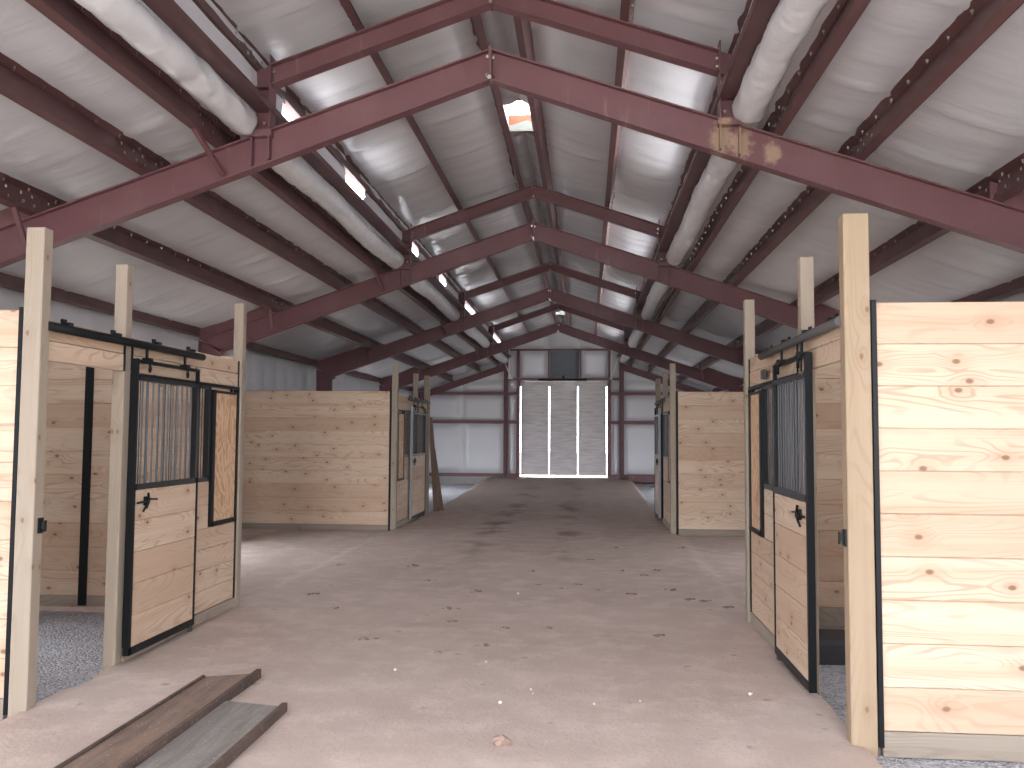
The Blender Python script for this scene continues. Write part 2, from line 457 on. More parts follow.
DX0, DX1, DZ0, DZ1 = -2.25, .715, .20, 3.42
LX0, LX1, LZ0, LZ1 = -1.23, -.23, 3.53, 4.46
def back_wall():
    xs_l = [WL, -4.25, -2.74, -2.32, DX0, -1.25, LX0, LX1, DX1, .80, 1.19, 2.7, WR]
    zs_l = [-.3, .24, 2.37, 3.0, 3.49, 4.49, 5.45]
    def near(t, ls): 
        return min(abs(t-a) for a in ls)
    m = MB(); nx, nz = 150, 84
    x0, x1, z0, z1 = WL, WR, -.3, 5.46
    # grid lines snapped to the openings
    xs = sorted(set([x0+(x1-x0)*i/nx for i in range(nx+1)] + [DX0, DX1, LX0, LX1]))
    zs = sorted(set([z0+(z1-z0)*k/nz for k in range(nz+1)] + [DZ0, DZ1, LZ0, LZ1]))
    hard_x = [-5.7, -4.25, -2.72, -2.30, -1.26, -.2, .80, 1.18, 2.7, 4.2]; hard_z = [-.3, .24, 2.03, 3.0, 3.49, 4.49, 5.5]
    idx = {}; vs = []
    for i, x in enumerate(xs):
        for k, z in enumerate(zs):
            b = .10*min(1, near(x, hard_x)/.22)**.6*min(1, near(z, hard_z)/.22)**.6
            b += .015*noise.noise(Vector((x*2, z*2, 9)))
            idx[(i,k)] = len(vs); vs.append((x, YB - b, z))
    fs = []
    for i in range(len(xs)-1):
        for k in range(len(zs)-1):
            xm, zm = (xs[i]+xs[i+1])/2, (zs[k]+zs[k+1])/2
            if DX0 < xm < DX1 and DZ0-.6 < zm < DZ1: continue
            if LX0 < xm < LX1 and LZ0 < zm < LZ1: continue
            lim = zmon(xm)+.26 if abs(xm-RX) < POST_O+.05 else ztop(xm)+.24
            if zm > lim: continue
            fs.append((idx[(i,k)], idx[(i+1,k)], idx[(i+1,k+1)], idx[(i,k+1)]))
    m.add(vs, fs, 0, True)
    for a, b_, c_, d in ((WL, DX0, -.35, 3.0), (DX1, WR, -.35, 3.0), (DX0, DX1, DZ1+.02, 5.2), (-2.72, DX0, 3.0, 4.7), (DX1, 1.18, 3.0, 4.7)):
        m.box(a, b_, YB+.03, YB+.08, c_, d)
    return struct(m.build('wall_back', vinyl_wall), 'white insulated end wall around the large door', 'wall')
back_wall()
# concrete stem wall under the end wall
m = MB(); m.box(WL, DX0-.1, YB-.16, YB-.02, -.3, .20); m.box(DX1+.1, WR, YB-.16, YB-.02, -.3, .20); m.box(DX0-.1, DX1+.1, YB-.10, YB+.3, -.3, .165)
struct(m.build('baseboard_back', conc), 'low concrete footing under the end wall', 'footing')

# ------------------------------------------------------------------ roof: vinyl-faced insulation sagging between the purlins
def roof_sheet(name, label, side, lines, zf, holes=(), end=None):
    """lines: distances from the ridge at which the sheet is pinned; zf(d) gives its height there"""
    m = MB(); y0, y1, st = YF, YB, .055
    ny = int((y1-y0)/st); per = 9
    ds = []
    for a, b in zip(lines[:-1], lines[1:]):
        for i in range(per):
            ds.append((a + (b-a)*i/per, i/per, b-a))
    ds.append((lines[-1], 0, 1))
    vs = []; rr = random.Random(hash(name) % 1000 if False else len(name)*7 + side)
    seams = []
    y = y0
    while y < y1:
        y += rr.choice((.75, 1.2, 1.5, 1.9)); seams.append(y)
    for j in range(ny+1):
        y = y0 + (y1-y0)*j/ny
        fb = min(abs(y-b) for b in BAYS)
        for d, t, w in ds:
            sag = (.020 + .05*w*(.6+.4*noise.noise(Vector((y*.45, d*1.3, side)))))*math.sin(math.pi*t)
            pull = .014*math.sin(math.pi*t)*noise.noise(Vector((y*5, d*1.1, side*3)))
            sm = 0
            for q in seams:
                e = abs(y - q + .10*math.sin(math.pi*t))
                if e < .16: sm += .024*math.sin(math.pi*min(1,t*1.0))*math.exp(-(e/.038)**2)
            vs.append((RX + side*d, y, zf(d) - sag - pull - sm))
    nd = len(ds)
    fs = []
    for j in range(ny):
        ym = y0 + (y1-y0)*(j+.5)/ny
        for i in range(nd-1):
            dm = (ds[i][0]+ds[i+1][0])/2
            if any(h0 < ym < h1 and dm < hd for h0, h1, hd in holes): continue
            fs.append((j*nd+i, j*nd+i+1, (j+1)*nd+i+1, (j+1)*nd+i))
    m.add(vs, fs, 0, True)
    o = m.build(name, vinyl_raised if 'raised' in name else vinyl)
    return struct(o, label, 'ceiling')
VENTS = [(9.58, 10.62), (26.3, 27.2)]
for side, nm in ((-1,'left'), (1,'right')):
    k = 0 if side < 0 else 1
    eave = (RX-WL) if side < 0 else (WR-RX)
    roof_sheet('ceiling_'+nm, 'white vinyl insulation ceiling of the lower %s roof slope' % nm, side,
               [1.93, PUR['A'][k]+.03, PUR['B'][k]+.03, PUR['C'][k]+.03, eave], lambda d: 4.674 - SL*d + .205)
    roof_sheet('ceiling_raised_'+nm, 'white vinyl insulation ceiling of the raised %s roof slope' % nm, side,
               [0, .20, 1.09, POST_O+.05], lambda d: 5.219 - SL*d + .205, [(a, b, .21) for a, b in VENTS])
    # outer metal sheet
    m = MB()
    def slab(d0, d1, zf, y0, y1):
        a, b = RX+side*d0, RX+side*d1
        m.prism_y([(a, zf(d0)), (b, zf(d1)), (b, zf(d1)+.04), (a, zf(d0)+.04)], y0, y1)
    slab(1.93, eave+.25, lambda d: 4.674-SL*d+.245, YF-.2, YB+.2)
    slab(.22, POST_O+.15, lambda d: 5.219-SL*d+.245, YF-.2, YB+.2)
    ys = [YF-.2] + [t for v in VENTS for t in v] + [YB+.2]
    for a, b in zip(ys[0::2], ys[1::2]): slab(0, .22, lambda d: 5.219-SL*d+.245, a, b)
    struct(m.build('roof_'+nm, roof_metal), 'outer metal sheet of the %s roof' % nm, 'roof')

# clerestory wall between the lower and the raised roof, with ragged cut openings
def clerestory(side, nm):
    X = RX + side*1.965; z0, z1 = 4.20, 4.76
    m = MB(); st = .07; ny = int((YB-YF)/st); nz = 8; vs = []
    for j in range(ny+1):
        y = YF + (YB-YF)*j/ny
        for k in range(nz+1):
            t = k/nz
            b = .03*math.sin(math.pi*t) + .012*noise.noise(Vector((y*3, t*2, side*5)))
            vs.append((X - side*b, y, z0 + (z1-z0)*t))
    fs = []
    for j in range(ny):
        y = YF + (YB-YF)*(j+.5)/ny
        for k in range(nz):
            t = (k+.5)/nz; cut = False
            for a, b in (SKIP_OPEN if side < 0 else RIGHT_OPEN_WIDENED):
                # opening narrows at its lower far corner where the facing was slit
                lo = a + .10*abs(t-.5)*2; hi = b - .28*abs(t-.62)**1.2*2
                if lo < y < hi and .06 < t < .97: cut = True
            if not cut: fs.append((j*(nz+1)+k, (j+1)*(nz+1)+k, (j+1)*(nz+1)+k+1, j*(nz+1)+k+1))
    m.add(vs, fs, 0, True)
    struct(m.build('wall_clerestory_'+nm, vinyl_wall), 'white insulated strip of wall below the raised %s roof with slit openings' % nm, 'wall')
clerestory(-1, 'left'); clerestory(1, 'right')

# ------------------------------------------------------------------ steel frames
def ibeam(m, t0, t1, b0, b1, y, w=.11, tf=.012, tw=.012):
    """web between top line t0-t1 and bottom line b0-b1 (x,z pairs), with a flange on each"""
    m.prism_y([t0, t1, b1, b0], y-tw/2, y+tw/2)
    for p, q, sgn in ((t0, t1, -1), (b0, b1, 1)):
        d = Vector((q[0]-p[0], q[1]-p[1])); n = Vector((-d.y, d.x)).normalized()
        mid = Vector(((b0[0]+b1[0])/2-(t0[0]+t1[0])/2, (b0[1]+b1[1])/2-(t0[1]+t1[1])/2))
        if n.dot(mid) < 0: n = -n
        n = n*sgn*-1*tf
        m.prism_y([p, q, (q[0]+n.x*-1, q[1]+n.y*-1), (p[0]+n.x*-1, p[1]+n.y*-1)], y-w/2, y+w/2)
def boltheads(m, pts, y, r=.013, d=.016, slot=1):
    for x, z in pts:
        n = 6
        vs = [(x+r*math.cos(2*math.pi*i/n), y, z+r*math.sin(2*math.pi*i/n)) for i in range(n)] + [(x+r*math.cos(2*math.pi*i/n), y-d, z+r*math.sin(2*math.pi*i/n)) for i in range(n)]
        m.add(vs, [list(range(n)), list(reversed(range(n, 2*n)))] + [(i, (i+1)%n, n+(i+1)%n, n+i) for i in range(n)], slot)
ORD = ['first', 'second', 'third', 'fourth', 'fifth']
def main_frame(k, y):
    t = thing('steel_frame', '%s dark red steel roof frame from the viewer, with raised centre section' % ORD[k], 'steel frame', (RX, y, -.1), 'dark red steel frames carrying the roof')
    mt = steel_scraped if k == 0 else steel
    for side, wall in ((-1, CL), (1, CR)):
        xe = wall                                   # outer edge of the column
        xi = wall - side*.30
        m = MB()
        ibeam(m, (RX+side*.006, ztop(RX)), (xe, ztop(xe)), (RX+side*.006, ztop(RX)-.232), (xi, ztop(xi)-.285), y)
        # web stiffeners below the raised post
        for dd in (POST_O, POST_O-.145):
            x = RX + side*dd
            m.box(x-.006, x+.006, y-.07, y+.07, ztop(x)-.235, ztop(x)-.01)
        rf = m.build('rafter', mt, t)
        m = MB()
        # kneed column
        m.prism_y([(xe, -.1), (xi, -.1), (xi, 2.62), (xi-side*.03, 2.76), (xi-side*.12, ztop(xi)-.30), (xe, ztop(xe)-.02)], y-.006, y+.006)
        m.box(xe-.006, xe+.006, y-.075, y+.075, -.1, ztop(xe)-.02); m.box(xi-.006, xi+.006, y-.075, y+.075, -.1, 2.70)
        m.box(xe, xi, y-.07, y+.07, -.11, -.09)
        m.build('column', mt, t)
        m = MB()                                    # filler strip on top of the rafter, out to the eave
        a = RX + side*3.80
        m.prism_y([(a, ztop(a)+.012), (xe, ztop(xe)+.012), (xe, ztop(xe)+.15), (a, ztop(a)+.15)], y-.055, y-.04)
        m.build('eave_filler', mt, t)
        m = MB()
        x0, x1 = RX+side*POST_O, RX+side*(POST_O-.145)
        zt = zmon(x1)+.02
        m.prism_y([(x0, ztop(x0)), (x1, ztop(x1)), (x1, zt), (x0, zmon(x0)+.02)], y-.006, y+.006)
        m.box(x0-.005, x0+.005, y-.07, y+.07, ztop(x0), zmon(x0)); m.box(x1-.005, x1+.005, y-.07, y+.07, ztop(x1), zt+.06)
        m.box(min(x0,x1), max(x0,x1), y-.07, y+.07, zmon(x1)-.19, zmon(x1)-.18)
        m.box(min(x0,x1)-.02, max(x0,x1)+.02, y-.075, y+.075, ztop(x0)-.0, ztop(x0)+.055)
        boltheads(m, [(x1-side*.02, zmon(x1)-.05), (x1-side*.02, zmon(x1)-.115), (x1-side*.02, zmon(x1)+.03)], y-.005, .013, .03)
        boltheads(m, [(x0-side*.02, ztop(x0)+.05), (x1+side*.03, ztop(x1)+.05)], y-.07)
        m.build('raised_post', [mt, zinc], t)
        m = MB()
        ibeam(m, (RX+side*.004, zmon(RX)), (x1, zmon(x1)), (RX+side*.004, zmon(RX)-.150), (x1, zmon(x1)-.155), y, w=.12, tf=.010)
        m.build('raised_rafter', mt, t)
        # flange brace from the first purlin down to the rafter's lower flange
        for da, db in ((2.23, 2.19), (3.80, 3.86)) if side < 0 else ((3.84, 3.90),) if k else ():
            xa = RX+side*da; xb = RX+side*db
            m = MB(); m.bar((xa, y-.50 if da < 3 else y-.3, ztop(xa)+.02), (xb, y-.05, ztop(xb)-.22), .035, .035)
            m.build('flange_brace', mt, t)
    m = MB()
    m.box(RX-.012, RX+.012, y-.085, y+.085, ztop(RX)-.255, ztop(RX)+.022)
    boltheads(m, [(RX-.022, ztop(RX)-.05), (RX-.022, ztop(RX)-.20), (RX+.008, ztop(RX)-.25), (RX+.022, ztop(RX)-.06)], y-.005, .016, .04)
    m.box(RX-.03, RX+.03, y-.045, y-.0, ztop(RX)-.21, ztop(RX)-.19); 
    boltheads(m, [(RX, ztop(RX)-.245)], y-.08, .02, .03)
    m.build('ridge_plate', [mt, zinc], t)
    m = MB()
    m.box(RX-.010, RX+.010, y-.065, y+.065, zmon(RX)-.17, zmon(RX)+.018)
    boltheads(m, [(RX-.020, zmon(RX)-.03), (RX+.020, zmon(RX)-.03)], y-.005, .014, .04)
    boltheads(m, [(RX, zmon(RX)-.16)], y-.06, .014, .02)
    m.build('raised_ridge_plate', [mt, zinc], t)
for k, y in enumerate(FR): main_frame(k, y)

def end_frame():
    y = YE - .05
    t = thing('end_wall_frame', 'dark red steel framing of columns and rails against the white end wall', 'steel frame', (RX, y, -.1))
    for side, wall in ((-1, WL+.03), (1, WR-.03)):
        x1 = RX + side*1.95
        m = MB(); ibeam(m, (x1, ztop(x1)), (wall, ztop(wall)), (x1, ztop(x1)-.20), (wall, ztop(wall)-.20), y, w=.12)
        m.build('rafter', steel, t)
        m = MB(); xc = RX + side*1.955
        m.box(xc-.075, xc+.075, y-.02, y+.05, .18, 4.5); m.box(xc-.006, xc+.006, y-.09, y, .18, 4.5)
        m.build('column', steel, t)
        m = MB(); xj = -2.31 if side < 0 else .79
        m.box(xj-.05, xj+.05, y-.02, y+.05, .18, 4.52)
        m.build('door_jamb', steel, t)
        for z in (.24, 2.03, 3.0):
            for a, b in ((xj, xc), (xc, wall)):
                m = MB(); a_, b_ = sorted((a, b)); a_ += .05; b_ -= .05
                m.box(a_, b_, y-.07, y+.05, z-.012, z+.012); m.box(a_, b_, y-.075, y-.06, z-.055, z+.055)
                m.build('girt', steel, t)
    m = MB(); m.box(-2.75, 1.22, y-.08, y+.04, 3.455, 3.53); m.build('door_header', steel, t)
    m = MB(); m.box(-2.6, 1.05, y-.06, y+.04, 4.46, 4.52); m.build('gable_girt', steel, t)
    for x in (-1.27, -.19):
        m = MB(); m.box(x-.03, x+.03, y-.05, y+.04, 3.53, 4.46); m.build('louver_jamb', steel, t)
end_frame()

# ------------------------------------------------------------------ purlins, one per bay
BAYNAME = ['before the first frame', 'between first and second frames', 'between second and third frames', 'between third and fourth frames', 'between fourth frame and end wall']
def purlin(side, d, zf, k, label, cat='purlin', group=None, depth=.2, flip=1):
    y0, y1 = BAYS[k]-.0, BAYS[k+1]
    if k < 4: y1 += .0
    x = RX + side*d
    n = Vector((side*SL, 0, 1)).normalized()         # roof normal in the xz plane (pointing up and outwards)
    u = Vector((side*1, 0, -SL)).normalized()        # down the slope
    b = Vector((x, 0, zf(d) + .012))
    def P(du, dn): p = b + u*du + n*dn; return (p.x, p.z)
    m = MB(); e = .004
    dp = depth-.02
    m.prism_y([P(-e,0), P(e,0), P(e,dp), P(-e,dp)], y0+.003, y1-.003)                    # web
    m.prism_y([P(0,0), P(.065*flip,0), P(.065*flip,e*1.6), P(0,e*1.6)], y0+.003, y1-.003)            # lower flange
    m.prism_y([P(.065*flip,0), P(.065*flip,.022), P(.059*flip,.022), P(.059*flip,0)], y0+.003, y1-.003)
    m.prism_y([P(0,dp), P(-.085*flip,dp), P(-.085*flip,dp-e*1.6), P(0,dp-e*1.6)], y0+.003, y1-.003)  # upper flange
    q = y0 + .2
    while q < y1-.1 and abs(zf(0)-4.674) < .01:
        px, pz = P(-.038*flip, dp-.006)
        m.add([(px-.009,q-.009,pz),(px+.009,q-.009,pz),(px+.009,q+.009,pz),(px-.009,q+.009,pz),(px,q,pz-.032)], [(0,1,4),(1,2,4),(2,3,4),(3,0,4)], 1)
        q += .31
    for yy in (y0+.12, y0+.34, y1-.42, y1-.24, y1-.1):
        for dn in (.05, .13):
            px, pz = P(-.005*flip, dn)
            m.box(px-.009, px+.009, yy-.012, yy+.012, pz-.012, pz+.012, 1)
    return tag(m.build('roof_purlin', [purlin_steel, zinc], None, (x, (y0+y1)/2, zf(d)+.012)), label, cat, group)
ROWS = {'C': 'lowest row', 'B': 'middle row', 'A': 'top row'}
for k in range(5):
    for side, nm in ((-1, 'left'), (1, 'right')):
        for r in 'CBA':
            purlin(side, PUR[r][0 if side < 0 else 1], lambda d: 4.674-SL*d, k,
                   'dark red purlin, %s, %s lower roof, %s' % (ROWS[r], nm, BAYNAME[k]), group='purlins of the lower roof')
        for d, w in ((1.92, 'outer edge row'), (1.09, 'middle row'), (.20, 'ridge row')):
            purlin(side, d, lambda d: 5.219-SL*d, k,
                   'dark red purlin, %s, raised %s roof, %s' % (w, nm, BAYNAME[k]), group='purlins of the raised roof', flip=-1 if d < 1.5 else 1)
        # girt at the foot of the clerestory
        y0, y1 = BAYS[k]+.01, BAYS[k+1]-.01
        xo, xi = RX+side*(POST_O+.005), RX+side*(POST_O-.155)
        zz = 4.225
        m = MB(); m.box(xi, xo, y0, y1, zz, zz+.008); m.box(xi-.003, xi+.003, y0, y1, zz, zz+.06); m.box(xo-.003, xo+.003, y0, y1, zz, zz+.06)
        m.box(xi, xi+side*.02, y0, y1, zz+.054, zz+.06)
        tag(m.build('clerestory_girt', purlin_steel, None, (xi, y0, zz)), 'dark red girt below raised %s roof, %s' % (nm, BAYNAME[k]), 'girt', 'girts at the foot of the raised roof')
        # eave strut on the side wall
        xe = CL-.13 if side < 0 else CR+.13
        m = MB(); x2 = xe-side*.13
        z0 = 3.05
        m.box(x2-.004, x2+.004, y0, y1, z0, z0+.2); m.box(min(xe,x2), max(xe,x2), y0, y1, z0, z0+.008); m.box(min(xe,x2), max(xe,x2), y0, y1, z0+.19, z0+.198)
        m.box(xe-.004, xe+.004, y0, y1, z0, z0+.04); m.box(xe-.004, xe+.004, y0, y1, z0+.16, z0+.198)
        tag(m.build('eave_strut', purlin_steel, None, (xe, y0, z0)), 'dark red eave strut on %s wall, %s' % (nm, BAYNAME[k]), 'eave strut', 'eave struts along the side walls')
        # rolled-over edge of the blanket hanging below the girt
        m = MB(); st = .032; n_ = int((y1-y0-.16)/st); seg = 22; vs = []
        cx, cz, r0 = RX+side*2.01, 4.115, .118
        for j in range(n_+1):
            y = y0+.08+(y1-y0-.16)*j/n_
            for i in range(seg):
                a = 2*math.pi*i/seg
                rr = r0*(1 + .10*noise.noise(Vector((y*1.2, a*.6, side))) + .10*noise.noise(Vector((y*6+math.sin(a)*1.5, math.cos(a)*1.6, 2+side))))
                rr *= 1 - .10*math.exp(-(((y*.8) % 1.0)-.5)**2/.004) - .11*abs(noise.noise(Vector((y*11+2*math.sin(a*1.0+side), a*.9, 7))))
                vs.append((cx + rr*math.cos(a)*1.05, y, cz + rr*math.sin(a) - .02*math.sin(y*1.9)))
        fs = [(j*seg+i, j*seg+(i+1)%seg, (j+1)*seg+(i+1)%seg, (j+1)*seg+i) for j in range(n_) for i in range(seg)]
        fs += [list(reversed(range(seg))), [n_*seg+i for i in range(seg)]]
        m.add(vs, fs, 0, True)
        tag(m.build('insulation_roll', vinyl_roll, None, (cx, (y0+y1)/2, cz-.13)), 'wrinkled white insulation roll below raised %s roof, %s' % (nm, BAYNAME[k]), 'insulation', 'white insulation rolls under the raised roof')

# ------------------------------------------------------------------ ridge ventilators
for i, (a, b) in enumerate(VENTS):
    z0 = 5.42
    t = thing('ridge_ventilator', ['open ridge ventilator with orange end plate beyond the first frame, sky showing', 'small bright ridge ventilator in the far roof beyond the fourth frame'][i], 'roof vent', (RX, (a+b)/2, z0))
    m = MB()
    for x in (RX-.215, RX+.215): m.box(x-.006, x+.006, a, b, z0-.07, z0+.20)
    m.build('side_plate', roof_metal, t)
    m = MB(); m.box(RX-.21, RX+.21, b-.012, b, z0-.02, z0+.20)
    m.build('end_plate', orange, t)
    m = MB(); m.box(RX-.21, RX+.21, a, a+.012, z0-.02, z0+.20)
    m.build('end_plate', orange, t)
    m = MB()
    pts = [(RX-.20, z0+.05), (RX-.1, z0+.075), (RX+.02, z0+.115), (RX+.1, z0+.085), (RX+.20, z0+.06)]
    m.prism_y([(RX+.20, z0-.02), (RX-.20, z0-.02)] + pts, b-.05, b-.035)
    m.build('damper_flap', flap_mat, t)
    m = MB(); m.box(RX+.02, RX+.035, b-.01, b+.01, z0+.19, z0+.62)
    m.build('cap_stay', dark_grey, t)
    m = MB(); m.box(RX-.012, RX+.012, a-.0, a+.012, z0+.19, z0+.62)
    m.build('cap_stay', dark_grey, t)
    m = MB(); m.prism_y([(RX-.30, z0+.60), (RX, z0+.68), (RX+.30, z0+.60), (RX+.30, z0+.615), (RX, z0+.695), (RX-.30, z0+.615)], a-.5, b+.1)  # front overhang lengthened to keep sun from falling through the vent
    m.build('cap', roof_metal, t)

# ------------------------------------------------------------------ the end door
t = bpy.data.objects.new('door_1', None); C.objects.link(t); t.location = (RX, YB, DZ0)
struct(t, 'large grey ribbed door in end wall with daylight showing between its leaves', 'door')
gap = .047; lw = (DX1-DX0-4*gap)/3
for i in range(3):
    x0 = DX0+gap + i*(lw+gap)
    m = MB(); n_ = 7; zb, zt = DZ0+.045, 3.26
    for q in range(n_):
        z0 = zb + (zt-zb)*q/n_; z1 = zb+(zt-zb)*(q+1)/n_
        m.cbox(x0, x0+lw, YB-.03, YB+.01, z0+.003, z1-.003, .006)
    m.box(x0+.01, x0+lw-.01, YB-.02, YB+.0, zb+.005, zt)
    m.build('leaf', door_panel_mat, t)
m = MB(); m.box(DX0, DX1, YB-.035, YB+.02, 3.25, DZ1); m.build('top_panel', door_panel_mat, t)
m = MB(); m.box(DX0-.06, DX0-.0, YB-.06, YB+.06, DZ0-.03, DZ1+.02); m.box(DX1, DX1+.06, YB-.06, YB+.06, DZ0-.03, DZ1+.02)
m.build('side_frame', steel, t)
for x in (DX0+.035, DX1-.035):
    m = MB()
    for q in range(8):
        z = DZ0+.08 + q*.43
        m.box(x-.035, x+.035, YB+.0, YB+.012, z, z+.02)
    m.build('hinge_row', door_panel_mat, t)
m = MB(); m.tube([(-1.62, YB-.22, 3.47), (.02, YB-.22, 3.47)], .035, 8); m.box(-.80, -.74, YB-.24, YB-.18, 3.47, 3.60)
o = m.build('operator_bar', black, t); 
m = MB()
for x in (-1.5, -.1): m.box(x-.02, x+.02, YB-.22, YB-.02, 3.45, 3.49)
m.build('operator_bracket', black, t)

t = thing('wall_louver', 'square dark grey louver high in the end wall above the door', 'louver', ((LX0+LX1)/2, YB, LZ0))
m = MB(); m.box(LX0, LX1, YB-.02, YB+.01, LZ0, LZ1)
for q in range(14):
    z = LZ0+.03+q*.064
    m.add([(LX0+.03,YB-.045,z),(LX1-.03,YB-.045,z),(LX1-.03,YB-.015,z+.055),(LX0+.03,YB-.015,z+.055)], [(0,1,2,3)])
m.build('blades', dark_grey, t)
m = MB(); m.box(LX0,LX0+.04,YB-.06,YB,LZ0,LZ1); m.box(LX1-.04,LX1,YB-.06,YB,LZ0,LZ1); m.box(LX0,LX1,YB-.06,YB,LZ0,LZ0+.04); m.box(LX0,LX1,YB-.06,YB,LZ1-.04,LZ1)
m.build('frame', dark_grey, t)
for pts, lb in ((((-2.60,28.95,3.52),(-2.60,28.95,4.62)), 'upright white rod hanging beside the end door on the left'),
                (((.835,28.95,3.50),(.835,28.95,4.62)), 'upright white rod hanging beside the end door on the right'),
                (((-2.52,28.95,3.50),(-2.88,28.95,4.34)), 'slanting white rod on the left above the end door corner'),
                (((.84,28.95,3.52),(1.13,28.95,4.34)), 'slanting white rod on the right above the end door corner')):
    m = MB(); m.tube(pts, .020, 8)
    p, q = Vector(pts[0]), Vector(pts[1])
    m.box(p.x-.04, p.x+.04, p.y-.03, YB-.10, p.z-.03, p.z+.02)
    tag(m.build('brace_rod', white_paint, None, pts[0]), lb, 'rod', 'white brace rods by the end door')
m = MB()
m.box(1.36, 3.4, 28.95, 29.13, .02, .05); m.box(1.36, 3.4, 28.95, 28.97, .02, .30); m.box(1.36, 3.4, 29.11, 29.13, .02, .30); m.box(1.36,3.4,28.9,29.16,.28,.31)
for x in (1.5, 3.2): m.box(x, x+.12, 28.92, 29.16, -.09, .03)
tag(m.build('steel_beam', steel, None, (1.36, 29.0, .02)), 'dark red steel beam lying on the ground at right of the end door', 'beam')

# ------------------------------------------------------------------ stalls
def partition(x0, x1, y, z1, label, chan=None, zbase=(-.03,.06), group='plank partitions of the stalls', nb=10):
    """horizontal tongue-and-groove boards; y is the face towards the viewer"""
    t = thing('stall_partition', label, 'partition', ((x0+x1)/2, y+.02, zbase[0]), group)
    m = MB(); h = (z1-zbase[1])/nb
    for i in range(nb):
        m.cbox(x0, x1, y+R.uniform(0,.003), y+.038, zbase[1]+i*h+.0012, zbase[1]+(i+1)*h-.0012, .0035)
    m.box(x0+.002, x1-.002, y+.012, y+.028, zbase[1], z1-.004)
    m.build('boards', pine_x, t)
    m = MB(); m.cbox(x0, x1, y-.002, y+.036, zbase[0]-.05, zbase[1]-.001, .003); m.build('base_board', base_wood_x, t)
    for a, b in (chan or []):
        m = MB(); m.box(a, b, y-.012, y+.05, zbase[0], z1+.012); m.build('edge_channel', black, t)
    return t
def post(x0, x1, y0, y1, z1, label, mat=None):
    m = MB(); m.cbox(x0, x1, y0, y1, -.22, z1, .005)
    return tag(m.build('stall_post', mat or post_wood, None, ((x0+x1)/2, (y0+y1)/2, -.22)), label, 'post', 'square wooden stall posts')

def grille(m, X, y0, y1, z0, z1, n, r=.0075, slot=0):
    for i in range(n):
        y = y0 + (y1-y0)*(i+1)/(n+1)
        m.tube([(X, y, z0), (X, y, z1)], r, 8, slot, cap=False)
def boards(m, X0, X1, y0, y1, z0, z1, n):
    h = (z1-z0)/n
    for i in range(n): m.cbox(X0, X1, y0, y1, z0+i*h+.001, z0+(i+1)*h-.001, .003)

